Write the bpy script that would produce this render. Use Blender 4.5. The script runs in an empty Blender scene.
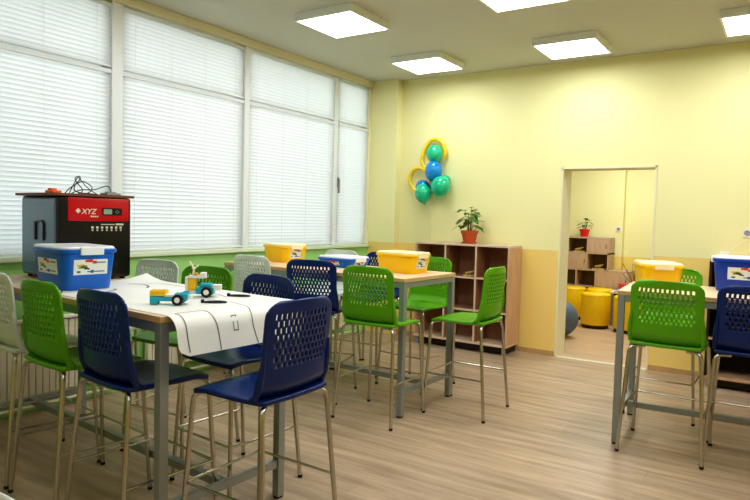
import bpy, bmesh, math, random
from mathutils import Vector, Matrix
random.seed(4)
S = bpy.context.scene
COL = S.collection
PI = math.pi
def R(d): return math.radians(d)

# ------------------------------------------------------------------ materials
def lin(c):
    return tuple((v/12.92 if v <= .04045 else ((v+.055)/1.055)**2.4) for v in [x/255 for x in c]) + (1,)
def mat(name, rgb, rough=.5, metal=0, spec=.5, noise=0, nscale=8, coat=0, bump=0):
    m = bpy.data.materials.new(name); m.use_nodes = True
    nt = m.node_tree; b = nt.nodes['Principled BSDF']
    c = lin(rgb)
    b.inputs['Base Color'].default_value = c
    b.inputs['Roughness'].default_value = rough
    b.inputs['Metallic'].default_value = metal
    b.inputs['Specular IOR Level'].default_value = spec
    b.inputs['Coat Weight'].default_value = coat
    if noise or bump:
        tc = nt.nodes.new('ShaderNodeTexCoord')
        n = nt.nodes.new('ShaderNodeTexNoise'); n.inputs['Scale'].default_value = nscale; n.inputs['Detail'].default_value = 4
        nt.links.new(tc.outputs['Object'], n.inputs['Vector'])
        if noise:
            r = nt.nodes.new('ShaderNodeValToRGB')
            r.color_ramp.elements[0].color = tuple(v*(1-noise) for v in c[:3])+(1,)
            r.color_ramp.elements[1].color = tuple(min(1, v*(1+noise)) for v in c[:3])+(1,)
            r.color_ramp.elements[0].position = .3; r.color_ramp.elements[1].position = .7
            nt.links.new(n.outputs['Fac'], r.inputs['Fac']); nt.links.new(r.outputs['Color'], b.inputs['Base Color'])
        if bump:
            bp = nt.nodes.new('ShaderNodeBump'); bp.inputs['Strength'].default_value = bump; bp.inputs['Distance'].default_value = .01
            nt.links.new(n.outputs['Fac'], bp.inputs['Height']); nt.links.new(bp.outputs['Normal'], b.inputs['Normal'])
    return m
def emis(name, rgb, s):
    m = bpy.data.materials.new(name); m.use_nodes = True
    nt = m.node_tree; nt.nodes.clear()
    e = nt.nodes.new('ShaderNodeEmission'); e.inputs['Color'].default_value = lin(rgb); e.inputs['Strength'].default_value = s
    o = nt.nodes.new('ShaderNodeOutputMaterial'); nt.links.new(e.outputs[0], o.inputs[0]); return m
def wood(name, c1, c2, scale=(1, 12, 12), rough=.45, seam=False):
    m = bpy.data.materials.new(name); m.use_nodes = True
    nt = m.node_tree; N = nt.nodes.new; L = nt.links.new; b = nt.nodes['Principled BSDF']
    b.inputs['Roughness'].default_value = rough
    tc = N('ShaderNodeTexCoord'); mp = N('ShaderNodeMapping'); mp.inputs['Scale'].default_value = scale
    L(tc.outputs['Object'], mp.inputs['Vector'])
    n = N('ShaderNodeTexNoise'); n.inputs['Scale'].default_value = 2.5; n.inputs['Detail'].default_value = 6; n.inputs['Roughness'].default_value = .6
    L(mp.outputs[0], n.inputs['Vector'])
    r = N('ShaderNodeValToRGB'); r.color_ramp.elements[0].position = .3; r.color_ramp.elements[1].position = .72
    r.color_ramp.elements[0].color = lin(c1); r.color_ramp.elements[1].color = lin(c2)
    L(n.outputs['Fac'], r.inputs['Fac'])
    out = r.outputs['Color']
    if seam:
        br = N('ShaderNodeTexBrick'); br.inputs['Scale'].default_value = 1
        br.inputs['Brick Width'].default_value = 1.29; br.inputs['Row Height'].default_value = .193
        br.inputs['Mortar Size'].default_value = .0012; br.inputs['Mortar Smooth'].default_value = .3
        br.inputs['Color1'].default_value = (.93, .93, .93, 1); br.inputs['Color2'].default_value = (1.06, 1.05, 1.03, 1)
        br.inputs['Mortar'].default_value = (.72, .7, .68, 1); br.inputs['Bias'].default_value = 0
        L(tc.outputs['Object'], br.inputs['Vector'])
        mx = N('ShaderNodeMix'); mx.data_type = 'RGBA'; mx.blend_type = 'MULTIPLY'; mx.inputs[0].default_value = 1
        L(out, mx.inputs[6]); L(br.outputs['Color'], mx.inputs[7]); out = mx.outputs[2]
        bp = N('ShaderNodeBump'); bp.inputs['Strength'].default_value = .06; bp.inputs['Distance'].default_value = .01
        L(n.outputs['Fac'], bp.inputs['Height']); L(bp.outputs['Normal'], b.inputs['Normal'])
    L(out, b.inputs['Base Color'])
    return m
def wallmat(name, up, low, zsplit):
    m = bpy.data.materials.new(name); m.use_nodes = True
    nt = m.node_tree; N = nt.nodes.new; L = nt.links.new; b = nt.nodes['Principled BSDF']
    b.inputs['Roughness'].default_value = .55; b.inputs['Specular IOR Level'].default_value = .3
    g = N('ShaderNodeNewGeometry'); sp = N('ShaderNodeSeparateXYZ'); L(g.outputs['Position'], sp.inputs[0])
    lt = N('ShaderNodeMath'); lt.operation = 'LESS_THAN'; lt.inputs[1].default_value = zsplit; L(sp.outputs['Z'], lt.inputs[0])
    mx = N('ShaderNodeMix'); mx.data_type = 'RGBA'; mx.inputs[6].default_value = lin(up); mx.inputs[7].default_value = lin(low)
    L(lt.outputs[0], mx.inputs[0])
    n = N('ShaderNodeTexNoise'); n.inputs['Scale'].default_value = 90; L(g.outputs['Position'], n.inputs['Vector'])
    bp = N('ShaderNodeBump'); bp.inputs['Strength'].default_value = .04; bp.inputs['Distance'].default_value = .004
    L(n.outputs['Fac'], bp.inputs['Height']); L(bp.outputs['Normal'], b.inputs['Normal'])
    L(mx.outputs[2], b.inputs['Base Color']); return m

M = {}
M['wall'] = wallmat('yellow_paint', (241, 236, 178), (246, 217, 132), 1.18)
M['wall2'] = wallmat('yellow_paint_room', (240, 238, 180), (240, 218, 126), .97)
M['green_wall'] = wallmat('green_paint', (240, 238, 200), (168, 220, 138), 1.12)
M['ceiling'] = mat('ceiling_paint', (206, 206, 192), .8, spec=.2, noise=.02, nscale=2)
M['floor'] = wood('laminate', (150, 126, 102), (196, 174, 146), (.55, 6.5, 1), .42, True)
M['white'] = mat('white_paint', (238, 238, 228), .4)
M['frame'] = mat('white_pvc', (234, 240, 242), .35)
M['sill'] = mat('pale_sill', (226, 238, 212), .4)
M['light_frame'] = mat('lamp_frame', (238, 242, 232), .4)
M['lamp'] = emis('lamp_diffuser', (249, 252, 255), 13)
M['chrome'] = mat('satin_chrome', (200, 198, 190), .24, 1)
M['table_metal'] = mat('grey_metal', (158, 164, 162), .42, .45)
M['black_rubber'] = mat('black_rubber', (22, 22, 24), .6)
M['top'] = wood('table_wood', (214, 184, 144), (236, 212, 176), (3, 12, 3), .4)
M['edge'] = mat('table_edge_wood', (206, 170, 120), .5, noise=.05)
def plastic(n, c, rough=.33): return mat(n, c, rough, 0, .5, noise=.02, nscale=3)
M['blue'] = plastic('blue_plastic', (0, 40, 108))
M['green'] = plastic('green_plastic', (96, 168, 12))
M['pale'] = plastic('white_plastic', (216, 226, 214))
M['bin_blue'] = plastic('bin_blue_plastic', (8, 104, 200), .3)
M['bin_navy'] = plastic('bin_deep_blue_plastic', (18, 66, 172), .3)
M['bin_yellow'] = plastic('bin_yellow_plastic', (253, 202, 12), .3)
M['lid_clear'] = mat('lid_plastic', (236, 242, 244), .3)
M['lid_yellow'] = mat('lid_pale_yellow', (250, 236, 190), .3)
M['label'] = mat('label_paper', (232, 236, 228), .5)
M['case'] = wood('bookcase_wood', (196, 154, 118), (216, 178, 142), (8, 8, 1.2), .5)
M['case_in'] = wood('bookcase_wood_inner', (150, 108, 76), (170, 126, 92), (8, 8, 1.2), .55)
M['case_edge'] = mat('bookcase_edge', (222, 196, 168), .5)
M['case_dark'] = wood('dark_wood_and_gap_shade', (34, 16, 12), (44, 22, 16), (8, 8, 1.2), .6)
M['ash'] = wood('ash_wood', (186, 158, 132), (206, 180, 156), (8, 8, 1.5), .5)
M['ash_in'] = wood('ash_wood_inner', (120, 98, 60), (140, 116, 74), (8, 8, 1.5), .5)
M['pouf'] = mat('yellow_leatherette', (246, 208, 16), .4, noise=.03, nscale=20)
M['pouf_base'] = mat('dark_base', (34, 24, 16), .6)
M['ball'] = mat('grey_blue_cover', (92, 112, 134), .6, noise=.08, nscale=30)
M['black'] = mat('black_plastic', (14, 14, 16), .3)
M['slate'] = mat('slate_plastic', (104, 140, 174), .28)
M['red'] = mat('red_plastic', (204, 12, 28), .28)
M['screen'] = mat('screen_grey', (150, 176, 156), .3)
M['ink'] = mat('pale_ink', (226, 222, 200), .5)
M['brown_board'] = mat('brown_board', (118, 74, 44), .6, noise=.08, nscale=6)
M['orange'] = mat('orange_plastic', (240, 104, 30), .4)
M['wire'] = mat('dark_wire', (32, 36, 60), .4)
M['grey'] = mat('grey_plastic', (150, 152, 150), .5)
M['paper'] = mat('vinyl_mat', (240, 240, 232), .42, noise=.01, nscale=3)
M['line'] = mat('grey_print', (112, 116, 118), .6)
M['teal'] = plastic('teal_bricks', (40, 186, 206))
M['yellow'] = plastic('yellow_bricks', (252, 204, 30))
M['terra'] = mat('terracotta', (196, 88, 46), .6, noise=.06, nscale=15)
M['soil'] = mat('soil', (70, 50, 36), .9, noise=.3, nscale=60)
M['leaf'] = mat('leaf', (92, 142, 56), .45, noise=.3, nscale=14)
M['leaf_dark'] = mat('leaf_dark', (60, 84, 46), .5, noise=.2, nscale=14)
M['twig'] = mat('twig', (120, 96, 62), .7, noise=.1)
M['pink'] = mat('pink_petal', (236, 160, 160), .5)
M['cream'] = mat('cream_petal', (246, 238, 214), .5)
M['red_pot'] = mat('red_glaze', (214, 32, 24), .35)
M['bal_green'] = mat('green_latex', (22, 194, 146), .2, coat=.3)
M['bal_blue'] = mat('blue_latex', (0, 140, 216), .2, coat=.3)
M['bal_yellow'] = mat('yellow_latex', (250, 214, 40), .25, coat=.2)
M['ribbon'] = mat('pale_ribbon', (236, 228, 200), .5)
M['radiator'] = mat('cream_enamel', (226, 220, 196), .4)
M['toy'] = mat('toy_wood', (222, 200, 120), .5, noise=.05)
M['threshold'] = mat('pale_strip', (226, 222, 200), .4)
M['skirt'] = mat('skirting', (196, 160, 112), .5, noise=.05)
M['green_skirt'] = mat('green_skirting', (170, 214, 130), .5)
for n, c in dict(ink_red=(206, 70, 50), ink_yel=(226, 180, 60), ink_dark=(60, 70, 84), ink_blue=(70, 120, 170), ink_green=(120, 170, 90)).items(): M[n] = mat(n, c, .5)
# blind slats: thin plastic that lets daylight through
def slat_mat():
    m = bpy.data.materials.new('blind_slat'); m.use_nodes = True
    nt = m.node_tree; nt.nodes.clear(); N = nt.nodes.new; L = nt.links.new
    d = N('ShaderNodeBsdfDiffuse'); d.inputs['Color'].default_value = lin((240, 241, 238))
    t = N('ShaderNodeBsdfTranslucent'); t.inputs['Color'].default_value = lin((238, 241, 243))
    mx = N('ShaderNodeMixShader'); mx.inputs[0].default_value = .42
    o = N('ShaderNodeOutputMaterial'); L(d.outputs[0], mx.inputs[1]); L(t.outputs[0], mx.inputs[2]); L(mx.outputs[0], o.inputs[0]); return m
M['slat'] = slat_mat()
def pane_mat():
    m = bpy.data.materials.new('window_glass'); m.use_nodes = True
    nt = m.node_tree; nt.nodes.clear(); N = nt.nodes.new; L = nt.links.new
    d = N('ShaderNodeBsdfTransparent'); d.inputs['Color'].default_value = (.95, .98, .97, 1)
    g = N('ShaderNodeBsdfGlossy'); g.inputs['Roughness'].default_value = .02
    f = N('ShaderNodeFresnel'); f.inputs['IOR'].default_value = 1.45
    mx = N('ShaderNodeMixShader'); L(f.outputs[0], mx.inputs[0])
    o = N('ShaderNodeOutputMaterial'); L(d.outputs[0], mx.inputs[1]); L(g.outputs[0], mx.inputs[2]); L(mx.outputs[0], o.inputs[0]); return m
M['glass'] = pane_mat()

# ------------------------------------------------------------------ mesh helpers
def BM(): return bmesh.new()
def obj(name, bm, m, parent=None, smooth=False, loc=None):
    me = bpy.data.meshes.new(name)
    bmesh.ops.recalc_face_normals(bm, faces=bm.faces)
    bm.to_mesh(me); bm.free()
    me.materials.append(m)
    if smooth:
        for p in me.polygons: p.use_smooth = True
        try: me.set_sharp_from_angle(angle=R(40))
        except Exception: pass
    o = bpy.data.objects.new(name, me); COL.objects.link(o)
    if parent: o.parent = parent
    if loc: o.location = loc
    return o
def box(bm, x0, x1, y0, y1, z0, z1, bev=0, mtx=None):
    t = bmesh.new()
    v = [t.verts.new((x, y, z)) for x in (x0, x1) for y in (y0, y1) for z in (z0, z1)]
    for f in ((0,1,3,2),(4,6,7,5),(0,4,5,1),(2,3,7,6),(0,2,6,4),(1,5,7,3)): t.faces.new([v[i] for i in f])
    bmesh.ops.recalc_face_normals(t, faces=t.faces)
    if bev: bmesh.ops.bevel(t, geom=t.edges[:], offset=bev, segments=2, affect='EDGES', profile=.6)
    merge(bm, t, mtx)
def merge(bm, t, mtx=None):
    mp = {}
    for v in t.verts: mp[v] = bm.verts.new(mtx @ v.co if mtx else v.co)
    for f in t.faces:
        try: bm.faces.new([mp[v] for v in f.verts])
        except ValueError: pass
    t.free()
def tube(bm, pts, r, seg=8, closed=False, caps=True):
    pts = [Vector(p) for p in pts]; n = len(pts); rings = []
    up = None
    for i, p in enumerate(pts):
        if closed: d = (pts[(i+1) % n]-pts[i-1])
        elif i == 0: d = pts[1]-p
        elif i == n-1: d = p-pts[-2]
        else: d = (pts[i+1]-p).normalized()+(p-pts[i-1]).normalized()
        d.normalize()
        if up is None:
            up = d.cross(Vector((0, 0, 1)))
            if up.length < .05: up = d.cross(Vector((0, 1, 0)))
        up = (up-d*up.dot(d)).normalized(); w = d.cross(up)
        rr = r[i] if isinstance(r, (list, tuple)) else r
        rings.append([bm.verts.new(p+(up*math.cos(2*PI*k/seg)+w*math.sin(2*PI*k/seg))*rr) for k in range(seg)])
    m = n if closed else n-1
    for i in range(m):
        a, b = rings[i], rings[(i+1) % n]
        for k in range(seg): bm.faces.new((a[k], a[(k+1) % seg], b[(k+1) % seg], b[k]))
    if caps and not closed:
        bm.faces.new(rings[0][::-1]); bm.faces.new(rings[-1])
def fillet(pts, r, n=5):
    pts = [Vector(p) for p in pts]; out = [pts[0]]
    for i in range(1, len(pts)-1):
        a, b, c = pts[i-1], pts[i], pts[i+1]
        u = (a-b); v = (c-b); q = min(r, u.length*.49, v.length*.49)
        p0 = b+u.normalized()*q; p1 = b+v.normalized()*q
        for k in range(n+1):
            t = k/n; out.append(p0*(1-t)**2+b*2*t*(1-t)+p1*t*t)
    out.append(pts[-1]); return out
def lathe(bm, prof, seg=24, cx=0, cy=0, cap=True):
    rings = []
    for r, z in prof:
        rings.append([bm.verts.new((cx+r*math.cos(2*PI*k/seg), cy+r*math.sin(2*PI*k/seg), z)) for k in range(seg)])
    for a, b in zip(rings, rings[1:]):
        for k in range(seg): bm.faces.new((a[k], a[(k+1) % seg], b[(k+1) % seg], b[k]))
    if cap:
        bm.faces.new(rings[0][::-1]); bm.faces.new(rings[-1])
def rrect(w, d, r, n=5):
    pts = []
    for cx, cy, a0 in ((w/2-r, d/2-r, 0), (-w/2+r, d/2-r, 90), (-w/2+r, -d/2+r, 180), (w/2-r, -d/2+r, 270)):
        for k in range(n+1):
            a = R(a0+90*k/n); pts.append((cx+r*math.cos(a), cy+r*math.sin(a)))
    return pts
def loft(bm, secs, cap0=True, cap1=True, cx=0, cy=0):   # secs: (w, d, r, z)
    rings = [[bm.verts.new((cx+x, cy+y, z)) for x, y in rrect(w, d, r)] for w, d, r, z in secs]
    n = len(rings[0])
    for a, b in zip(rings, rings[1:]):
        for k in range(n): bm.faces.new((a[k], a[(k+1) % n], b[(k+1) % n], b[k]))
    if cap0: bm.faces.new(rings[0][::-1])
    if cap1: bm.faces.new(rings[-1])
def thing(name, label, cat, loc=(0, 0, 0), rz=0, group=None):
    o = bpy.data.objects.new(name, None); COL.objects.link(o); o.empty_display_size = .1
    o.location = loc; o.rotation_euler = (0, 0, R(rz))
    return tag(o, label, cat, group)
def tag(o, label, cat, group=None):
    o['label'] = label; o['category'] = cat
    if group: o['group'] = group
    return o
def struct(name, bm, m, **k):
    o = obj(name, bm, m, **k); o['kind'] = 'structure'; return o
def dup(root, loc, rz, label, group=None):
    r = root.copy(); COL.objects.link(r); r.location = loc; r.rotation_euler = (0, 0, R(rz))
    r['label'] = label
    if group: r['group'] = group
    for ch in list(root.children):
        c = ch.copy(); COL.objects.link(c); c.parent = r
        for g in list(ch.children):
            d = g.copy(); COL.objects.link(d); d.parent = c
    return r
def recolor(root, d):
    for ch in root.children:
        k = ch.name.split('.')[0]
        if k in d:
            ch.material_slots[0].link = 'OBJECT'; ch.material_slots[0].material = d[k]
        for g in ch.children:
            k = g.name.split('.')[0]
            if k in d:
                g.material_slots[0].link = 'OBJECT'; g.material_slots[0].material = d[k]

# ------------------------------------------------------------------ room
XW, YB, ZC = -4.6, 6.9, 3.24
XR, YF = 3.6, -2.6
DX0, DX1, DH, WT = -2.125, -1.15, 2.1, .3     # doorway
b = BM(); box(b, XW-.3, XR+.2, YF-.2, YB+.02, -.12, 0); struct('floor', b, M['floor'])
b = BM(); box(b, XW-.3, XR+.2, YF-.2, YB+WT, ZC, ZC+.15); struct('ceiling', b, M['ceiling'])
b = BM()
box(b, XW-.3, DX0, YB, YB+WT, 0, ZC); box(b, DX1, XR+.2, YB, YB+WT, 0, ZC); box(b, DX0, DX1, YB, YB+WT, DH, ZC)
struct('wall_back', b, M['wall'])
b = BM(); box(b, XW-.02, -4.2, 6.78, YB, 0, ZC); struct('wall_pilaster', b, M['wall'])
b = BM(); box(b, XR, XR+.2, YF, YB, 0, ZC); struct('wall_right', b, M['wall'])
b = BM(); box(b, XW-.3, XR+.2, YF-.2, YF, 0, ZC); struct('wall_front', b, M['wall'])
YW0 = 1.55
b = BM()
box(b, XW-.3, XW, YF, 6.78, 0, 1.11); box(b, XW-.3, XW, YF, YW0, 1.10, ZC); box(b, XW-.3, XW, 6.74, YB, 1.10, ZC); box(b, XW-.3, XW, YW0, 6.74, 3.17, ZC)
struct('wall_left', b, M['green_wall'])
b = BM(); box(b, XW-.02, XW+.03, YW0, 6.78, 3.165, ZC, .006); struct('trim_1', b, mat('cornice', (236, 230, 200), .5))
b = BM(); box(b, XW-.28, XW+.035, YW0, 6.77, 1.11, 1.15, .008); struct('trim_2', b, M['sill'])
b = BM(); box(b, XW, XW+.014, YF, 6.77, 0, .07); struct('baseboard_left', b, M['green_skirt'])
b = BM(); box(b, -4.2, DX0, YB-.012, YB, 0, .055); box(b, DX1, XR, YB-.012, YB, 0, .055); struct('baseboard_back', b, M['skirt'])
# doorway lining and threshold
b = BM()
box(b, DX0, DX0+.02, YB-.006, YB+WT+.01, 0, DH); box(b, DX1-.02, DX1, YB-.006, YB+WT+.01, 0, DH); box(b, DX0, DX1, YB-.006, YB+WT+.01, DH-.02, DH)
struct('trim_3', b, mat('door_lining', (236, 232, 196), .45))
b = BM(); box(b, DX0+.02, DX1-.02, YB-.03, YB+.03, 0, .006, .002); struct('trim_4', b, M['threshold'])
# other room
Y2, X20, X21 = 10.6, -4.6, .6
b = BM(); box(b, X20, X21, YB+.02, Y2+.2, -.12, -.0005); struct('floor_far_room', b, wood('laminate_far', (186, 156, 126), (214, 188, 158), (.55, 6.5, 1), .42, True))
b = BM(); box(b, X20, X21, YB+WT, Y2+.2, 2.9, 3.05); struct('ceiling_far_room', b, M['ceiling'])
b = BM(); box(b, X20, X21, Y2, Y2+.2, 0, 2.9); struct('wall_far_back', b, M['wall2'])
b = BM(); box(b, X20-.2, X20, YB+WT, Y2+.2, 0, 2.9); struct('wall_far_left', b, M['wall2'])
b = BM(); box(b, X21, X21+.2, YB+WT, Y2+.2, 0, 2.9); struct('wall_far_right', b, M['wall2'])
b = BM(); box(b, X20, -2.215, Y2-.12, Y2, 0, 2.9); struct('wall_far_pilaster', b, M['wall2'])

# ------------------------------------------------------------------ windows and blinds
panes = [(YW0, 3.06), (3.16, 4.53), (4.60, 6.03), (6.11, 6.74)]
ZS, ZT0, ZT1, ZTOP = 1.15, 2.62, 2.67, 3.165
XF = XW-.08
for i, (y0, y1) in enumerate(panes):
    b = BM(); e = .045
    box(b, XF-.05, XF, y0, y0+e, ZS, ZTOP); box(b, XF-.05, XF, y1-e, y1, ZS, ZTOP)
    box(b, XF-.05, XF, y0, y1, ZS, ZS+e); box(b, XF-.05, XF, y0, y1, ZTOP-e, ZTOP); box(b, XF-.05, XF, y0, y1, ZT0, ZT1)
    w = struct('window_%d' % (i+1), b, M['frame'])
    for z0, z1 in ((ZS+e, ZT0), (ZT1, ZTOP-e)):
        b = BM(); box(b, XF-.03, XF-.026, y0+e, y1-e, z0, z1)
        g = obj('window_pane', b, M['glass'], w)
    if i == 3:
        b = BM(); box(b, XF, XF+.07, y0+.012, y0+.032, 1.85, 1.97, .004); box(b, XF+.06, XF+.085, y0+.014, y0+.03, 1.78, 1.95, .004); obj('window_handle', b, M['grey'], w)
posts = BM()
for y0, y1, x1 in ((3.06, 3.16, 0), (4.53, 4.60, 0), (6.03, 6.11, -.02), (YW0-.1, YW0, 0)): box(posts, XF-.06, XW+x1, y0, y1, ZS, ZTOP, .006)
struct('trim_5', posts, M['frame'])
PN = ['nearest left window bay, behind the printer', 'second window bay, right of the printer', 'third window bay, above the yellow bin by the wall', 'narrow last window bay beside the corner pilaster']
def blind(y0, y1, z0, z1, label):
    t = thing('window_blind', label, 'blind', (XF+.055, (y0+y1)/2, z0), 0, 'venetian blinds over the windows')
    w = (y1-y0)/2-.002; h = z1-z0
    b = BM(); box(b, -.02, .02, -w, w, h-.035, h-.002, .004); obj('headrail', b, M['frame'], t)
    b = BM(); box(b, -.016, .016, -w, w, .004, .02, .004); obj('bottom_rail', b, M['frame'], t)
    b = BM(); ns = math.ceil((h-.068)/.0345); pitch = (h-.068)/ns; z = .034; tilt = R(64)
    for _ in range(ns+1):
        prev = None
        for k in range(4):
            s = -1+2*k/3; u = s*.0205; bow = .0042*(1-s*s)
            x = u*math.cos(tilt)+bow*math.sin(tilt); zz = z-u*math.sin(tilt)+bow*math.cos(tilt)
            cur = (b.verts.new((-x, -w, zz)), b.verts.new((-x, w, zz)))
            if prev: b.faces.new((prev[0], prev[1], cur[1], cur[0]))
            prev = cur
        z += pitch
    obj('slats', b, M['slat'], t, smooth=True)
    b = BM(); n = 2 if w < .5 else 4
    for k in range(n):
        yy = -w+.12+(2*w-.24)*k/(n-1)
        for x in (-.014, .014): tube(b, [(x, yy, .01), (x, yy, h-.02)], .0014, 4)
    c = obj('ladder_cords', b, M['white'], t); c['kind'] = 'stuff'
    return t
for i, (y0, y1) in enumerate(panes):
    blind(y0, y1, ZT1-.028, ZTOP-.012, 'short white top blind of the '+PN[i])
    zb = ZS+.006; zt = ZT0+.012
    blind(y0, y1, zb, zt, 'long white lower blind of the '+PN[i])

# radiators
def radiator(y0, y1, label):
    t = thing('radiator', label, 'radiator', (XW+.014, (y0+y1)/2, 0), 0, 'cream radiators under the windows')
    w = (y1-y0)/2; b = BM(); n = int(2*w/.05)
    box(b, .03, .05, -w, w, .13, .68)
    for k in range(n):
        y = -w+(k+.5)*2*w/n; box(b, .045, .07, y-.0225, y+.0225, .14, .67, .006)
    obj('panel', b, M['radiator'], t)
    b = BM(); box(b, .02, .085, -w, w, .68, .7, .004); obj('top_grille', b, M['white'], t)
    b = BM(); tube(b, fillet([(.06, -w-.15, .06), (.06, w+.12, .06), (.06, w+.12, .1), (.06, w-.02, .16)], .03), .012); obj('pipe', b, M['radiator'], t)
    b = BM()
    for y in (-w*.7, w*.7): box(b, 0, .03, y-.015, y+.015, .2, .6); box(b, 0.02, .06, y-.015, y+.015, 0, .14)
    obj('bracket', b, M['radiator'], t)
radiator(1.75, 2.95, 'cream ribbed radiator at far left behind the pale, green and navy stools')
radiator(3.35, 4.45, 'cream ribbed radiator behind the far side of the table with the mat')
radiator(4.9, 6.25, 'cream ribbed radiator below the far windows, by the second table')

# ------------------------------------------------------------------ ceiling lights
def ceil_light(x, y, label):
    t = thing('ceiling_light', label, 'ceiling light', (x, y, ZC-.065), 0, 'square ceiling panels')
    b = BM(); s = .3
    for a in ((-s, s, -s, -s+.018), (-s, s, s-.018, s), (-s, -s+.018, -s+.018, s-.018), (s-.018, s, -s+.018, s-.018)): box(b, *a, 0, .0648)
    box(b, -s+.004, s-.004, -s+.004, s-.004, .05, .0645)
    obj('lamp_frame', b, M['light_frame'], t)
    b = BM(); box(b, -s+.018, s-.018, -s+.018, s-.018, .004, .012); obj('diffuser', b, M['lamp'], t)
LP = [(-3.37, 4.49, 'square white ceiling panel lamp nearest the windows, front row left'), (-3.42, 6.13, 'square white ceiling panel lamp above the balloons'),
      (-1.85, 6.18, 'square white ceiling panel lamp above the doorway'), (-1.77, 4.52, 'square white ceiling panel lamp cut by top edge at centre'), (-.26, 6.1, 'square white ceiling panel lamp at the right edge')]
for x, y, l in LP: ceil_light(x, y, l)
def area(name, loc, size, power, col, rot=(0, 0, 0), sy=None):
    l = bpy.data.lights.new(name, 'AREA'); l.energy = power; l.size = size; l.color = col
    if sy: l.shape = 'RECTANGLE'; l.size_y = sy
    o = bpy.data.objects.new(name, l); COL.objects.link(o); o.location = loc; o.rotation_euler = rot
    return o
WARM = (.97, .98, 1)
for i, (x, y, p) in enumerate([(-.26, 4.5, 24), (-3.35, 2.85, 14), (-1.77, 2.85, 15), (-.2, 2.85, 12), (1.3, 4.5, 12), (1.3, 6.1, 10), (-1.77, 1.2, 8), (-.2, 1.2, 9), (-1.77, -.45, 8), (-.2, -.45, 8)]): area('lamp_light', (x, y, ZC-.03), .56, p, WARM)
area('far_room_light', (-1.9, 9.0, 2.86), 1.2, 50, WARM)

# ------------------------------------------------------------------ stools
def stool_template():
    t = thing('bar_stool', 'x', 'bar stool')
    W, Z0, Z1 = .215, .728, 1.145
    NX, NZ = 60, 70
    H = Z1-Z0
    def pt(i, j):
        u = -1+2*i/NX; v = j/NZ
        z = Z0+H*v
        rt = .075; dz = z-(Z1-rt)
        hw = W+.012*(1-min(1, v/.35))
        if dz > 0: hw = W-rt+math.sqrt(max(0, rt*rt-dz*dz))
        hw = max(hw, .12)
        x = u*hw
        sh = math.sin(PI*min(1, max(0, (v-.25)/.75))) if v > .25 else 0
        x += -.028*sh*(1-u*u)*(2*v-1.2)          # slanted slots
        y = -.222-.03*max(0, v-.1)/.9+.034*u*u*(1-.25*v)+.05*max(0, 1-v/.16)**2
        return (x, y, z-.006*u*u*(v > .9))
    b = BM(); V = [[b.verts.new(pt(i, j)) for i in range(NX+1)] for j in range(NZ+1)]
    for j in range(NZ):
        for i in range(NX):
            hole = False
            jj = NZ-10-j; row, rj = divmod(jj, 5)
            if 0 <= jj and row < 8 and 7 <= i < NX-7:
                hgt = 4 if row < 7 else 3
                off = 2 if row % 2 else 0
                ci = (i-7+off) % 4
                if rj < hgt and ci < 2: hole = True
            if not hole: b.faces.new((V[j][i], V[j][i+1], V[j+1][i+1], V[j+1][i]))
    for v in [v for v in b.verts if not v.link_faces]: b.verts.remove(v)
    bk = obj('backrest', b, M['blue'], t, smooth=True)
    md = bk.modifiers.new('thick', 'SOLIDIFY'); md.thickness = .011; md.offset = 0
    # ribs that carry the back down to the seat
    for s in (-1, 1):
        b = BM()
        p = [(s*.214, -.17, .735), (s*.217, -.192, .79), (s*.214, -.205, .86), (s*.208, -.215, .94)]
        tube(b, p, [.016, .017, .014, .006], 8)
        obj('side_rib', b, M['blue'], t, smooth=True)
    # seat
    b = BM(); n = 16; rows = []
    for j in range(n+1):
        v = -1+2*j/n; r = []
        for i in range(n+1):
            u = -1+2*i/n
            # squircle mapping keeps corners round
            x = u*math.sqrt(1-.12*v*v*u*u)*.226; y = v*math.sqrt(1-.12*u*u*v*v)*.226
            z = .735-.012*(1-u*u)*(1-v*v)-(.016*max(0, v-.6)/.4 if v > .6 else 0)
            r.append(b.verts.new((x, y, z)))
        rows.append(r)
    for j in range(n):
        for i in range(n): b.faces.new((rows[j][i], rows[j][i+1], rows[j+1][i+1], rows[j+1][i]))
    st = obj('seat', b, M['blue'], t, smooth=True)
    md = st.modifiers.new('thick', 'SOLIDIFY'); md.thickness = .022; md.offset = -1
    bv = st.modifiers.new('soft', 'BEVEL'); bv.width = .006; bv.segments = 2; bv.limit_method = 'ANGLE'
    # legs
    for sx in (-1, 1):
        for sy in (-1, 1):
            b = BM()
            tube(b, fillet([(sx*.13, sy*.17, .702), (sx*.212, sy*.205, .702), (sx*.25, .24 if sy > 0 else -.265, .006)], .045, 6), .0115, 10)
            lg = obj('leg', b, M['chrome'], t, smooth=True)
            b = BM(); lathe(b, [(.011, 0), (.0135, .003), (.0135, .015), (.012, .017)], 10, sx*.25, .24 if sy > 0 else -.265)
            obj('foot_cap', b, M['black_rubber'], lg, smooth=True)
    def at(sx, sy, z):
        k = (.702-z)/.702; return (sx*(.212+.038*k), sy*(.205+(.035 if sy > 0 else .06)*k), z)
    for p, q in ((at(-1, -1, .3), at(-1, 1, .3)), (at(1, -1, .3), at(1, 1, .3)), (at(-1, 1, .3), at(1, 1, .3))):
        b = BM(); tube(b, [p, q], .0065, 8); obj('footrest_rod', b, M['chrome'], t, smooth=True)
    b = BM()
    for s in (-1, 1): tube(b, [(s*.13, -.19, .702), (s*.13, .19, .702)], .009, 8)
    box(b, -.14, .14, -.05, .05, .700, .714)
    obj('seat_support', b, M['chrome'], t)
    return t
T = stool_template()
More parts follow.
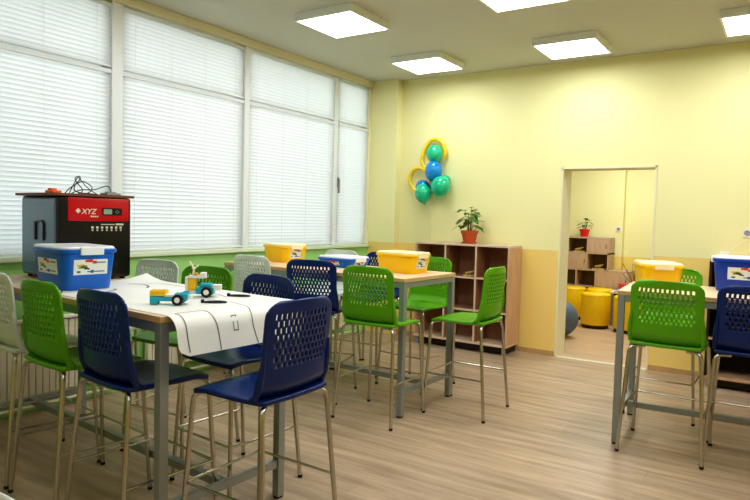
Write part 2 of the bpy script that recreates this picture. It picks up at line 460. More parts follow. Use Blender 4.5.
stools = [
 # x, y, rot, colour, label
 (-1.96, 2.06, 90, 'blue', 'blue bar stool at the near end of the mat table, in front'),
 (-2.53, 1.865, -5, 'blue', 'dark navy bar stool at the front left, directly below the blue bin'),
 (-3.08, 1.89, -5, 'green', 'green bar stool at far left, between the pale stool and the navy stool'),
 (-3.63, 1.95, -7, 'pale', 'pale white bar stool cut by the left edge, beside the green stool'),
 (-2.54, 2.47, 175, 'blue', 'blue bar stool on the window side, seat half under the hanging mat'),
 (-3.18, 2.61, 186, 'green', 'green bar stool on the window side of the first table, behind the toy robots'),
 (-3.84, 2.72, 185, 'pale', 'white bar stool on the window side, just right of the printer'),
 (-2.53, 3.95, 2, 'green', 'green bar stool on the near side of the second table, seen from behind'),
 (-3.26, 4.12, 17, 'blue', 'blue bar stool on the near side of the second table, left of the green one'),
 (-3.87, 4.14, 0, 'pale', 'white bar stool at the near left of table two, before the window-end yellow bin'),
 (-2.085, 4.50, 91, 'green', 'green bar stool side on at the right end of table two, facing left'),
 (-2.76, 4.88, 174, 'green', 'green bar stool on the far side of the second table, behind the yellow bin'),
 (-3.40, 5.08, 180, 'blue', 'blue bar stool on the far side of the second table, mostly hidden by bins'),
 (-3.92, 5.06, 180, 'pale', 'white bar stool on the far side of the second table, behind the blue bin'),
 (-.63, 4.55, 0, 'green', 'green bar stool at the right-hand table, seen from behind'),
 (-.14, 4.60, 1, 'blue', 'dark blue bar stool cut by the right edge of the picture'),
 (-.78, 5.42, 180, 'green', 'green bar stool behind the right-hand table, right of yellow bin'),
 (-1.05, .55, 20, 'pale', 'pale bar stool in the bottom left corner, only its top rim showing'),
]
for k, (x, y, rz, c, l) in enumerate(stools):
    if k == 0:
        o = T; o.location = (x, y, 0); o.rotation_euler = (0, 0, R(rz)); o['label'] = l; o['group'] = 'bar stools'
    else: o = dup(T, (x, y, 0), rz, l, 'bar stools')
    recolor(o, {'backrest': M[c], 'side_rib': M[c], 'seat': M[c]})

# ------------------------------------------------------------------ tables (origin: near right corner; +a runs left)
ZT = 1.05
def table(name_label, loc, rz, L, D, mirror=1, group='wood topped high tables'):
    t = thing('high_table', name_label, 'table', (loc[0], loc[1], 0), rz, group)
    s = -mirror
    def bx(b, a0, a1, y0, y1, z0, z1, bev=0):
        x0, x1 = sorted((s*a0, s*a1)); box(b, x0, x1, y0, y1, z0, z1, bev)
    b = BM(); bx(b, 0, L, 0, D, ZT-.006, ZT, .001); obj('tabletop', b, M['top'], t)
    b = BM(); bx(b, .0005, L-.0005, .0005, D-.0005, ZT-.028, ZT-.006); obj('tabletop_edge', b, M['edge'], t)
    i = .003; w = .044
    for a in (i, L-i-w):
        for y in (i, D-i-w):
            b = BM(); bx(b, a, a+w, y, y+w, .012, ZT-.028, .003); lg = obj('leg', b, M['table_metal'], t)
            b = BM(); bx(b, a+.004, a+w-.004, y+.004, y+w-.004, 0, .014, .002); obj('foot_cap', b, M['black_rubber'], lg)
    for a in (i, L-i-w):
        b = BM(); bx(b, a+.005, a+w-.005, i+w, D-i-w, ZT-.073, ZT-.028); obj('end_rail', b, M['table_metal'], t)
        b = BM(); bx(b, a+.008, a+w-.008, i+w, D-i-w, .17, .21); obj('end_stretcher', b, M['table_metal'], t)
    for y in (i+.005, D-i-w+.005):
        b = BM(); bx(b, i+w, L-i-w, y, y+w-.01, ZT-.073, ZT-.028); obj('long_rail', b, M['table_metal'], t)
    b = BM(); bx(b, i+w-.006, L-i-w+.006, D/2-.02, D/2+.02, .17, .21); obj('long_stretcher', b, M['table_metal'], t)
    return t
T1 = (-2.22, 1.71, -4, 2.1, .76)
T2 = (-2.35, 3.96, -2.5, 2.0, .78)
T3 = (-.945, 4.40, 4, 2.0, .80)
table('wood topped high table in the left foreground holding the printer and mat', T1[:2], T1[2], T1[3], T1[4])
table('wood topped high table in the middle with a yellow bin near its corner', T2[:2], T2[2], T2[3], T2[4])
table('wood topped high table at the right with a deep blue bin', T3[:2], T3[2], T3[3], T3[4], -1)
def t1(a, bb, z=ZT):
    c, s = math.cos(R(T1[2])), math.sin(R(T1[2]))
    return Vector((T1[0]-a*c-bb*s, T1[1]-a*s+bb*c, z))

# ------------------------------------------------------------------ printed mat
def matpt(s, v, lift=0):     # s: arc length from table end (negative hangs), v: across
    r, ang = .075, R(78)
    if s >= 0:
        a = s; z = ZT+.002; na, nz = 0, 1
        k = max(0, (s-1.10)/.26)*max(0, (v-.5)/.3); z += .04*k*k
        k2 = max(0, (v-.76)); z += 0
    else:
        q = -s
        if q < r*ang:
            th = q/r; a = -r*math.sin(th); z = ZT+.002-r*(1-math.cos(th)); na, nz = -math.sin(th), math.cos(th)
        else:
            q -= r*ang; a = -r*math.sin(ang)-q*math.cos(ang); z = ZT+.002-r*(1-math.cos(ang))-q*math.sin(ang); na, nz = -math.sin(ang), math.cos(ang)
    return t1(a+na*lift, v, z+nz*lift)
S0, S1, V0, V1 = -.215, 1.36, .03, .80
def mround(s, v):     # round the hanging corners
    return s, v
b = BM(); NS, NV = 80, 20; G = []
for i in range(NS+1):
    s = S0+(S1-S0)*i/NS; row = []
    dr = max(0, (S0+.05)-s)/.05; ins = .05*(1-math.sqrt(max(0, 1-dr*dr)))
    for j in range(NV+1):
        v = V0+ins+(V1-V0-2*ins)*j/NV
        row.append(b.verts.new(matpt(s, v)))
    G.append(row)
for i in range(NS):
    for j in range(NV): b.faces.new((G[i][j], G[i+1][j], G[i+1][j+1], G[i][j+1]))
pm = obj('printed_mat', b, M['paper'], None, smooth=True)
tag(pm, 'white vinyl play mat with grey road lines hanging over the table end', 'mat')
def road(b, pts, w=.006, lift=.0009):
    n = len(pts)
    L_, R_ = [], []
    for i in range(n):
        p = Vector(pts[i]); d = Vector(pts[min(i+1, n-1)])-Vector(pts[max(i-1, 0)]); d.normalize(); q = Vector((-d.y, d.x))*w/2
        L_.append(b.verts.new(matpt(p.x+q.x, p.y+q.y, lift))); R_.append(b.verts.new(matpt(p.x-q.x, p.y-q.y, lift)))
    for i in range(n-1): b.faces.new((L_[i], R_[i], R_[i+1], L_[i+1]))
def curve(pts, n=10):
    out = []
    P = [pts[0]]+list(pts)+[pts[-1]]
    for i in range(1, len(P)-2):
        a, p, q, c = [Vector(x) for x in P[i-1:i+3]]
        for k in range(n):
            t = k/n; out.append(.5*((2*p)+(q-a)*t+(2*a-5*p+4*q-c)*t*t+(3*p-a-3*q+c)*t**3))
    out.append(Vector(P[-2])); return [tuple(o) for o in out]
b = BM()
road(b, curve([(.02, .085), (-.10, .08), (-.20, .085)], 8)); road(b, curve([(.02, .085), (.02, .23)], 6)); road(b, curve([(.02, .23), (-.06, .235), (-.12, .245), (-.212, .25)], 6))
road(b, curve([(.45, .42), (.2, .50), (.02, .475), (-.1, .45), (-.212, .47)]))

for q in ([(-.065, .335), (-.10, .335), (-.135, .335)], [(-.135, .36), (-.10, .36), (-.065, .36)], [(-.135, .332), (-.135, .363)], [(-.065, .332), (-.065, .363)]): road(b, q, .005)
road(b, curve([(.78, .06), (.86, .2), (.95, .34), (1.0, .36)]), .012); road(b, curve([(.98, .05), (1.1, .12), (1.2, .2), (1.28, .2)]), .012)
road(b, curve([(.92, .52), (1.0, .58), (1.1, .6), (1.17, .55)]), .014); road(b, curve([(1.17, .55), (1.0, .72), (.5, .66), (.3, .6)]), .007)
obj('road_lines', b, M['line'], pm)

# ------------------------------------------------------------------ storage bins
def label_part(parent, w, h, mtx, name='label'):
    b = BM(); box(b, -w/2, w/2, -.0006, .0006, -h/2, h/2, 0, mtx); lb = obj(name, b, M['label'], parent)
    rng = random.Random(7)
    for mm in ('ink_dark', 'ink_yel', 'ink_red', 'ink_green'):
        b = BM()
        x = -w*.42+rng.random()*w*.4; z = (rng.random()-.3)*h*.5
        for k in range(3):
            q = .008+rng.random()*.01
            box(b, x, x+q*1.4, -.0012, -.0006, z, z+q, 0, mtx); x += q*1.3; z += (rng.random()-.5)*q
        obj('label_print', b, M[mm], lb)
    b = BM(); box(b, w*.16, w*.44, -.0012, -.0006, h*.25, h*.33, 0, mtx); box(b, -w*.1, w*.42, -.0012, -.0006, -h*.34, -h*.27, 0, mtx); box(b, -w*.4, -w*.3, -.0012, -.0006, -h*.38, -h*.24, 0, mtx); box(b, w*.0, w*.09, -.0012, -.0006, -h*.40, -h*.2, 0, mtx)
    obj('label_text_bar', b, M['ink_blue'], lb)
def bin_template(name, label, w, d, h, mb, ml, lw, lh, lz, side, end):
    t = thing(name, label, 'storage bin')
    b = BM()
    loft(b, [(w*.86, d*.84, .04, 0), (w*.89, d*.87, .05, .012), (w*.97, d*.965, .05, h-.05), (w*.97, d*.965, .05, h-.03), (w, d, .05, h-.03), (w*1.02, d*1.03, .05, h-.026), (w*1.02, d*1.03, .05, h-.012), (w*.99, d*.99, .05, h-.008)], True, True)
    obj('bin_body', b, mb, t, smooth=True)
    b = BM()
    loft(b, [(w*.98, d*.98, .05, h-.008), (w*.985, d*.985, .05, h-.002), (w*.95, d*.94, .05, h+.006), (w*.9, d*.88, .05, h+.004)], True, True)
    obj('lid', b, ml, t, smooth=True)
    for s in (-1, 1):   # clip tabs at both ends
        b = BM(); box(b, s*w*.505-.012, s*w*.505+.012, -.065, .065, h-.04, h+.004, .005)
        obj('lid_clip', b, ml, t)
    def slope(half0, half1, z): return half0+(half1-half0)*(z-.012)/(h-.062)
    if end:     # label on the +x end
        x = slope(w*.89/2, w*.97/2, lz)+.001; a = math.atan((w*.04)/(h-.062))
        label_part(t, lw, lh, Matrix.Translation((x, 0, lz)) @ Matrix.Rotation(R(90), 4, 'Z') @ Matrix.Rotation(a, 4, 'X'))
    if side:    # label on the -y side
        y = -slope(d*.87/2, d*.965/2, lz)-.001; a = math.atan((d*.0475)/(h-.062))
        label_part(t, lw*1.25, lh, Matrix.Translation((0, y, lz)) @ Matrix.Rotation(a, 4, 'X'))
    return t
bb = bin_template('storage_bin', 'blue storage bin with white lid beside the printer on the left table', .42, .315, .235, M['bin_blue'], M['lid_clear'], .19, .085, .128, True, True)
bb.location = (-3.43, 2.045, ZT+.003); bb.rotation_euler = (0, 0, R(-6)); bb['group'] = 'storage bins'
nb = dup(bb, (-.235, 5.09, ZT), 4, 'deep blue storage bin on the right-hand table, cut by the right edge', 'storage bins')
recolor(nb, {'bin_body': M['bin_navy']})
yb = bin_template('storage_bin', 'yellow storage bin near the right end of the middle table', .40, .28, .165, M['bin_yellow'], M['lid_yellow'], .12, .085, .085, False, True)
yb.location = (-2.66, 4.45, ZT); yb.rotation_euler = (0, 0, R(-8)); yb['group'] = 'storage bins'
y2 = dup(yb, (-4.05, 4.55, ZT), -16, 'yellow storage bin at the window end of the middle table', 'storage bins')
y3 = dup(yb, (-.81, 5.06, ZT), 112, 'yellow storage bin on the left end of the right-hand table', 'storage bins')
fb = bin_template('storage_bin', 'shallow blue storage bin in the middle of the second table', .40, .30, .09, M['bin_blue'], M['lid_clear'], .13, .036, .036, True, True)
fb.location = (-3.32, 4.52, ZT); fb.rotation_euler = (0, 0, R(-8)); fb['group'] = 'storage bins'

# ------------------------------------------------------------------ 3D printer (front faces +x)
P = thing('desktop_printer', 'black and red boxy desktop 3D printer with slate side on the left table', 'printer', (-3.95, 2.37, ZT), -7)
w, d, h = .235, .28, .53
b = BM(); box(b, -d, d, -w, w, .012, h, .022); obj('printer_body', b, M['black'], P, smooth=True)
b = BM(); box(b, -d+.02, d-.03, -w-.006, -w+.01, .03, h-.015, .008)
for k in range(22): box(b, -d+.03, d-.04, -w-.0085, -w-.004, .05+k*.0195, .061+k*.0195)
sp = obj('side_panel', b, M['slate'], P)
b = BM(); tube(b, fillet([(-.02, -w-.011, .25), (-.02, -w-.011, .37), (.1, -w-.011, .37), (.1, -w-.011, .25)], .03), .008); box(b, -.06, -.02, -w-.010, -w-.006, .25, .37); obj('side_handle', b, M['black'], sp)
b = BM(); box(b, d-.06, d+.008, -w+.055, w-.02, h-.155, h-.004, .012); rp = obj('front_panel', b, M['red'], P, smooth=True)
b = BM(); box(b, d+.006, d+.0105, .035, .165, h-.115, h-.068, .001); sc = obj('display', b, M['black'], rp)
b = BM(); box(b, d+.0105, d+.0115, .043, .098, h-.108, h-.076); obj('display_screen', b, M['screen'], rp)
b = BM()
for y, z in ((.132, -.083), (.132, -.101), (.122, -.092), (.142, -.092)): box(b, d+.0105, d+.012, y-.004, y+.004, h+z-.003, h+z+.003)
obj('button', b, M['grey'], rp)
def text(s, size, m, parent, mtx, name, shear=0):
    cu = bpy.data.curves.new('t', 'FONT'); cu.body = s; cu.size = size; cu.extrude = .0004; cu.align_x = 'LEFT'; cu.shear = shear; cu.offset = .0008
    o = bpy.data.objects.new('t', cu); COL.objects.link(o)
    dg = bpy.context.evaluated_depsgraph_get(); me = bpy.data.meshes.new_from_object(o.evaluated_get(dg))
    COL.objects.unlink(o); bpy.data.objects.remove(o)
    me.transform(mtx); me.materials.clear(); me.materials.append(m)
    q = bpy.data.objects.new(name, me); COL.objects.link(q); q.parent = parent; return q
FM = lambda y, z: Matrix.Translation((d+.009, y, z)) @ Matrix.Rotation(R(90), 4, 'Z') @ Matrix.Rotation(R(90), 4, 'X')
text('XYZ', .046, M['ink'], rp, FM(-.098, h-.108), 'logo_text', .25)
b = BM(); box(b, -.012, .012, -.012, .012, 0, .0015, 0, FM(-.118, h-.09) @ Matrix.Rotation(R(45), 4, 'Z')); obj('logo_emblem', b, M['ink'], rp)
b = BM()
for k in range(4): box(b, -.07+.03+k*.013, -.07+.04+k*.013, 0, .009, 0, .001, 0, Matrix.Translation((d+.009, 0, h-.128)) @ Matrix(((0, 0, 1, 0), (1, 0, 0, 0), (0, 1, 0, 0), (0, 0, 0, 1))))
obj('logo_small_print', b, M['ink'], rp)
b = BM()
YM = Matrix(((0, 0, 1, 0), (1, 0, 0, 0), (0, 1, 0, 0), (0, 0, 0, 1)))
for k in range(7):
    y = -.032+k*.031
    box(b, y, y+.015, h-.2, h-.186, 0, .001, 0, Matrix.Translation((d+.0005, 0, 0)) @ YM)
    box(b, y+.003, y+.013, h-.215, h-.205, 0, .001, 0, Matrix.Translation((d+.0005, 0, 0)) @ YM)
box(b, .03, .12, h-.176, h-.17, 0, .001, 0, Matrix.Translation((d+.0005, 0, 0)) @ YM); box(b, .128, .18, h-.178, h-.166, 0, .001, 0, Matrix.Translation((d+.0005, 0, 0)) @ YM)
obj('front_icons', b, M['ink'], P)
b = BM()
for x in (-d+.04, d-.04):
    for y in (-w+.04, w-.04): lathe(b, [(.016, 0), (.018, .014)], 10, x, y)
obj('foot', b, M['black_rubber'], P)
zt = ZT+h
br = thing('brown_board', 'thin brown board lying on top of the printer, overhanging it', 'board', (-3.95, 2.37, zt), -7)
b = BM(); box(b, -.29, .30, -.27, .245, .0, .010, .002); box(b, -.25, .26, -.23, .21, .010, .013, .001); obj('board_sheet', b, M['brown_board'], br)
b = BM()
for a in ((-.29, .30, -.27, -.262), (-.29, .30, .237, .245), (.292, .30, -.27, .245)): box(b, *a, .010, .016)
obj('board_rim', b, M['brown_board'], br)
zt += .013
b = BM(); box(b, -.04, .045, -.03, .03, 0, .02, .004); box(b, -.03, .01, -.02, .02, .02, .034, .005)
tag(obj('orange_part', b, M['orange'], None, loc=(-3.82, 2.14, zt)), 'small orange plastic piece lying on top of the printer', 'plastic piece')
b = BM()
def spl(p, n=8):
    p = [Vector(q) for q in p]; P = [p[0]]+p+[p[-1]]; out = []
    for i in range(1, len(P)-2):
        a, u, v, c = P[i-1:i+3]
        for k in range(n):
            t = k/n; out.append(.5*((2*u)+(v-a)*t+(2*a-5*u+4*v-c)*t*t+(3*u-a-3*v+c)*t**3))
    return out+[P[-2]]
tube(b, spl([(.05, -.12, .004), (.02, -.08, .05), (.0, -.03, .115), (-.03, .0, .10), (-.02, -.04, .06), (.03, -.07, .02), (.05, .0, .008), (.02, .05, .05), (-.04, .02, .085), (-.06, -.05, .04), (-.03, -.10, .006)]), .0035, 6)
tube(b, spl([(-.05, -.05, .004), (-.02, .0, .03), (.02, .07, .035), (.03, .14, .062), (.02, .175, .055), (.03, .18, .02), (.05, .15, .004)]), .0035, 6)
tube(b, spl([(.06, -.06, .004), (.03, -.02, .03), (-.01, -.045, .09), (-.02, -.02, .112), (.01, .02, .05), (.04, .06, .012), (.0, .10, .006), (-.04, .04, .01), (.05, -.06, .006)]), .003, 6)
tag(obj('coiled_cable', b, M['wire'], None, loc=(-3.82, 2.335, zt+.002)), 'tangled dark cable heaped on top of the printer', 'cable')
b = BM(); box(b, -.04, .04, -.05, .05, 0, .018, .004); box(b, -.02, .02, -.03, .03, .018, .026, .003)
tag(obj('grey_adapter', b, M['grey'], None, loc=(-3.74, 2.48, zt)), 'small flat grey adapter beside the cable on the printer', 'adapter')

# ------------------------------------------------------------------ toy robots on the mat
def wheel(parent, x, y, z, r=.026):
    b = BM(); t = bmesh.new(); lathe(t, [(r*.6, -.012), (r, -.010), (r, .010), (r*.6, .012)], 20); merge(b, t, Matrix.Translation((x, y, z)) @ Matrix.Rotation(R(90), 4, 'X'))
    wl = obj('wheel', b, M['black_rubber'], parent, smooth=True)
    b = BM(); t = bmesh.new(); lathe(t, [(r*.52, -.0135), (r*.45, -.0145), (r*.45, .0145), (r*.52, .0135)], 16); merge(b, t, Matrix.Translation((x, y, z)) @ Matrix.Rotation(R(90), 4, 'X'))
    hb = obj('wheel_hub', b, M['white'], wl, smooth=True)
def studs(b, x0, x1, y0, y1, z, n, m):
    for i in range(n):
        for j in range(m): lathe(b, [(.0035, z), (.0035, z+.003)], 8, x0+(x1-x0)*(i+.5)/n, y0+(y1-y0)*(j+.5)/m)
def robot_car():
    p = t1(.27, .25, ZT+.0032)
    t = thing('toy_robot', 'teal and yellow brick built robot car nearest the table corner', 'toy', p, 38)
    b = BM(); box(b, -.075, .065, -.028, .028, .016, .038, .003); box(b, .01, .075, -.03, .03, .026, .052, .004); box(b, -.105, -.07, -.03, -.008, .0, .04, .003); box(b, -.105, -.07, .008, .03, .0, .04, .003); studs(b, .01, .075, -.03, .03, .052, 5, 4); obj('chassis', b, M['teal'], t)
    b = BM(); box(b, -.105, -.03, -.03, .03, .041, .066, .003); studs(b, -.105, -.03, -.03, .03, .066, 6, 4); obj('yellow_brick', b, M['yellow'], t)
    b = BM(); box(b, -.035, .01, -.03, .03, .038, .048, .002); box(b, .07, .09, -.02, .02, .03, .046, .002); obj('white_hub', b, M['white'], t)
    wheel(t, .03, -.045, .026); wheel(t, .03, .045, .026)
robot_car()
def robot_tower():
    p = t1(.42, .52, ZT+.0032)
    t = thing('toy_robot', 'taller brick built robot with antenna, behind the robot car', 'toy', p, 38)
    b = BM(); box(b, -.02, .075, -.03, .03, .016, .05, .004); box(b, -.085, -.05, -.03, .03, .0, .028, .003); box(b, .0, .06, -.03, .03, .05, .07, .004); studs(b, .0, .06, -.03, .03, .07, 4, 3); obj('chassis', b, M['teal'], t)
    b = BM(); box(b, -.06, -.02, -.025, .025, .035, .095, .004); studs(b, -.06, -.02, -.025, .025, .095, 3, 3); obj('yellow_block', b, M['yellow'], t)
    b = BM(); box(b, -.075, -.06, -.03, .03, .03, .105, .003); box(b, -.06, .03, -.03, .03, .098, .112, .003); box(b, .065, .11, -.025, .025, .035, .065, .003); box(b, -.06, .01, -.024, .024, .014, .034, .003); box(b, .0, .03, -.028, .028, .108, .128, .004); obj('white_frame', b, M['white'], t)
    b = BM(); tube(b, [(-.04, 0, .1), (-.035, 0, .15), (-.06, .01, .185)], .006, 6); tube(b, [(-.035, 0, .15), (-.01, -.01, .165)], .005, 6); lathe(b, [(.004, .143), (.013, .15), (.004, .157)], 10, -.035, 0); obj('antenna', b, M['cream'], t)
    b = BM(); lathe(b, [(.004, .112), (.012, .114), (.012, .126), (.004, .128)], 12, -.02, -.015); obj('eye', b, M['ink_yel'], t)
    wheel(t, .04, -.045, .028, .028); wheel(t, .04, .045, .028, .028)
robot_tower()
def loop_band(p, rz, lab):
    b = BM(); pts = [(.055*math.cos(2*PI*k/20), .026*math.sin(2*PI*k/20), .0045) for k in range(20)]
    tube(b, pts, .0042, 6, True); box(b, -.068, -.052, -.008, .008, 0, .016, .002)
    o = obj('rubber_loop', b, M['black_rubber'], None, smooth=True); o.location = p; o.rotation_euler = (0, 0, R(rz)); tag(o, lab, 'rubber loop')
loop_band(t1(.17, .42, ZT+.0033), 40, 'black rubber loop with clip lying right of the robot car')
loop_band(t1(.28, .67, ZT+.0033), 30, 'black rubber loop with clip lying right of the taller robot')

# ------------------------------------------------------------------ bookcases
def bookcase(label, x0, x1, y0, y1, h, outer, inner, edge, ncol=3, nrow=3):
    t = thing('bookcase', label, 'bookcase', ((x0+x1)/2, y0, 0), 0, 'open cube bookcases')
    w = (x1-x0)/2; d = y1-y0; th = .022; zb = .09
    b = BM(); box(b, -w, w, 0, d, h-th, h, .002); obj('top_panel', b, edge, t)
    b = BM(); box(b, -w, w, 0, d, zb, zb+th, .002); obj('bottom_panel', b, edge, t)
    for s in (-1, 1):
        b = BM(); xs = sorted((s*w, s*(w-th))); box(b, xs[0], xs[1], 0, d, zb+th, h-th, .002); obj('side_panel', b, outer if s > 0 else outer, t)
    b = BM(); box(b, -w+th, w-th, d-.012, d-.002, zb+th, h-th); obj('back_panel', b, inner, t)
    cw = (2*w-th*(ncol+1))/ncol; ch = (h-zb-th*(nrow+1))/nrow
    for k in range(1, ncol):
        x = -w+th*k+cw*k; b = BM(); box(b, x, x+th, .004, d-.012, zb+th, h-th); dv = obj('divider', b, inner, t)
        b = BM(); box(b, x, x+th, .001, .0045, zb+th, h-th); obj('edge_band', b, edge, dv)
    for r in range(1, nrow):
        z = zb+th*r+ch*r
        for c in range(ncol):
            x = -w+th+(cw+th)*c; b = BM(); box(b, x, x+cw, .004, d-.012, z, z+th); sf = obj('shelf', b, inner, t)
            b = BM(); box(b, x, x+cw, .001, .0045, z, z+th); obj('edge_band', b, edge, sf)
    b = BM(); box(b, -w+.03, w-.03, .05, d-.03, 0.02, zb); obj('under_case_shade', b, M['case_dark'], t)  # near-black block paints in the shadow in the gap between the feet
    for x in (-w+.03, w-.06):
        for y in (.02, d-.05):
            b = BM(); box(b, x, x+.03, y, y+.03, 0, zb); obj('foot', b, M['grey'], t)
    return zb, th, cw, ch
BC = (-3.72, -2.535, 6.5, 6.875, 1.22)
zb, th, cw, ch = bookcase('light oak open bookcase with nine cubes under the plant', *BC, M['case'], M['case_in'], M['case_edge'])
bookcase('dark brown open bookcase behind the right-hand table', -.60, .65, 6.5, 6.875, 1.2, M['case_dark'], M['case_dark'], M['case'])
def toy_plane(x, y, z, rz, label, s=1.0):
    t = thing('toy_model', label, 'toy', (x, y, z), rz)
    b = BM(); box(b, -.07*s, .07*s, -.03*s, .03*s, 0, .012*s, .003); obj('base', b, M['toy'], t)
    b = BM(); tube(b, [(-.05*s, 0, .03*s), (0, 0, .035*s), (.05*s, 0, .06*s)], [.012*s, .018*s, .006*s], 8); box(b, -.012*s, .012*s, -.05*s, .05*s, .04*s, .046*s); obj('model_body', b, M['toy'], t, smooth=True)
    b = BM(); tube(b, [(0, 0, .01*s), (0, 0, .035*s)], .005*s, 6); obj('stand', b, M['toy'], t)
toy_plane(-3.06, 6.62, zb+th*3+ch*2, 20, 'small tan toy model in the middle cube, top row of the oak bookcase', 1)

# plant on bookcase
def leaf(b, base, az, el, ln, wd, droop=.5):
    d = Vector((math.cos(az)*math.cos(el), math.sin(az)*math.cos(el), math.sin(el))); side = Vector((-math.sin(az), math.cos(az), 0)); p = Vector(base); prev = None
    for k, ww in enumerate((.1, .75, 1, .7, .05)):
        q = p+d*ln*k/4+Vector((0, 0, -droop*ln*(k/4)**2))
        cur = [b.verts.new(q-side*wd*ww), b.verts.new(q+Vector((0, 0, -.15*wd*ww))), b.verts.new(q+side*wd*ww)]
        if prev:
            b.faces.new((prev[0], prev[1], cur[1], cur[0])); b.faces.new((prev[1], prev[2], cur[2], cur[1]))
        prev = cur
def plant(name, label, loc, s, potm, leafm, flowerm, saucer=True, seed=2, nleaf=34):
    rng = random.Random(seed); t = thing(name, label, 'plant', loc)
    b = BM(); lathe(b, [(.058*s, 0), (.06*s, .004), (.082*s, .105*s), (.09*s, .106*s), (.092*s, .135*s), (.082*s, .137*s), (.078*s, .118*s)], 24); pt = obj('pot', b, potm, t, smooth=True)
    b = BM(); lathe(b, [(.0785*s, .112*s), (.076*s, .122*s)], 20); obj('soil', b, M['soil'], pt)
    if saucer:
        b = BM(); lathe(b, [(.07*s, -.0), (.085*s, .014*s), (.08*s, .016*s)], 20); obj('saucer', b, potm, pt)
    b = BM(); stems = BM()
    for k in range(nleaf):
        az = rng.random()*2*PI; hh = (.14+.2*rng.random())*s; rr = (.02+.05*rng.random())*s
        base = (rr*math.cos(az), rr*math.sin(az), hh); leaf(b, base, az+rng.uniform(-.5, .5), rng.uniform(-.1, .7), rng.uniform(.09, .14)*s, rng.uniform(.028, .042)*s, rng.uniform(.3, .8))
        if k % 3 == 0: tube(stems, [(base[0]*.3, base[1]*.3, .115*s), base], .003*s, 5)
    fo = obj('foliage', b, leafm, t, smooth=True); obj('stem', stems, M['twig'], t)
    b = BM()
    tips = [(0.01, 0, .37), (-.05, -.02, .34), (.05, .02, .35)] if saucer else [(0, 0, .26), (.04, -.04, .24), (-.03, -.05, .22), (.03, .04, .2), (-.05, .0, .25)]
    for f in tips:
        c = Vector(f)*s
        for k in range(6): leaf(b, c, k*PI/3, .5, .035*s, .014*s, .2)
    obj('flower', b, flowerm, t, smooth=True)
    b = BM()
    for f in tips: tube(b, [(f[0]*.2*s, f[1]*.2*s, .115*s), Vector(f)*s], .0028*s, 5)
    obj('flower_stalk', b, M['leaf'], t)
    return t
plant('potted_plant', 'leafy plant with pink flower in terracotta pot on the oak bookcase', (-3.1, 6.67, 1.22), 1.12, M['terra'], M['leaf'], M['pink'])

# ------------------------------------------------------------------ balloons
def balloon(x, y, z, r, m, label, rx=0, ry=0, el=1.18):
    t = thing('balloon', label, 'balloon', (x, y, z)); t.rotation_euler = (R(rx), R(ry), 0)
    b = BM(); prof = []
    for k in range(15):
        a = -PI/2+PI*k/14; rr = r*math.cos(a); zz = r*el*math.sin(a)
        if a < 0: rr *= 1-.16*abs(math.sin(a))**2
        prof.append((max(rr, .003), zz))
    lathe(b, prof, 24); obj('latex_skin', b, m, t, smooth=True)
    b = BM(); lathe(b, [(.004, -r*el+.003), (.007, -r*el-.008), (.014, -r*el-.02), (.002, -r*el-.018)], 10); obj('knot', b, m, t, smooth=True)
balloon(-3.65, 6.775, 2.285, .098, M['bal_green'], 'round green balloon at the top of the bunch')
balloon(-3.65, 6.765, 2.075, .105, M['bal_blue'], 'blue balloon in the middle of the bunch below the top green one', 0, 6, 1.25)
balloon(-3.52, 6.71, 1.885, .118, M['bal_green'], 'large green balloon at the lower right of the bunch', 0, 20, 1.1)
balloon(-3.525, 6.83, 1.95, .07, M['bal_green'], 'green balloon mostly hidden behind the lower right green one', 0, 20)
balloon(-3.74, 6.68, 1.80, .102, M['bal_green'], 'green balloon lowest at the left of the bunch', 0, -10, 1.18)
balloon(-3.81, 6.80, 1.88, .09, M['bal_blue'], 'blue balloon mostly hidden behind the lowest green one', 0, -30, 1.1)
def long_balloon(pts, label):
    b = BM(); p = [Vector((x, 6.845, z)) for x, z in pts]; p = fillet(p, .16, 6)
    n = len(p); tube(b, p, [.012]+[.024]*(n-2)+[.008], 10)
    tag(obj('modelling_balloon', b, M['bal_yellow'], None, smooth=True), label, 'balloon', 'yellow modelling balloons')
long_balloon([(-3.74, 2.08), (-3.83, 2.14), (-3.87, 2.22), (-3.82, 2.38), (-3.73, 2.48), (-3.60, 2.46), (-3.53, 2.33), (-3.55, 2.22)], 'long yellow modelling balloon arched over the top green balloon')
long_balloon([(-3.84, 1.78), (-3.97, 1.86), (-4.05, 2.0), (-3.97, 2.12), (-3.86, 2.13), (-3.76, 2.05), (-3.70, 1.92), (-3.63, 1.87)], 'long yellow modelling balloon looped around the lower left balloons')
b = BM(); tube(b, [(-3.74, 6.89, 1.75), (-3.745, 6.892, 1.5), (-3.73, 6.892, 1.24)], .002, 5)
tag(obj('balloon_ribbon', b, M['ribbon'], None), 'thin pale ribbon hanging from the balloon bunch down the wall', 'ribbon')

# ------------------------------------------------------------------ sockets and cable
def socket(x, y, z, label, n=1):
    t = thing('wall_socket', label, 'socket', (x, y, z))
    b = BM(); box(b, -.041*n, .041*n, -.012, 0, -.041, .041, .004); obj('cover_plate', b, M['white'], t)
    b = BM(); q = bmesh.new(); lathe(q, [(.026, 0), (.026, .004), (.020, .004), (.018, .001)], 18); merge(b, q, Matrix.Translation((0, -.012, 0)) @ Matrix.Rotation(R(90), 4, 'X')); obj('socket_ring', b, M['grey'], t)
socket(-.335, YB, 1.44, 'white wall socket on the yellow wall at the right edge')
socket(-2.28, Y2-.12, 1.41, 'white wall socket in the room beyond the doorway')
b = BM(); box(b, -.04, .04, -.035, .035, 0, .06, .006); box(b, -.03, .03, -.025, .025, .06, .066, .003)
tag(obj('white_power_adapter', b, M['white'], None, loc=(-.50, 6.72, 1.2)), 'small white box on the dark bookcase behind the deep blue bin', 'adapter')
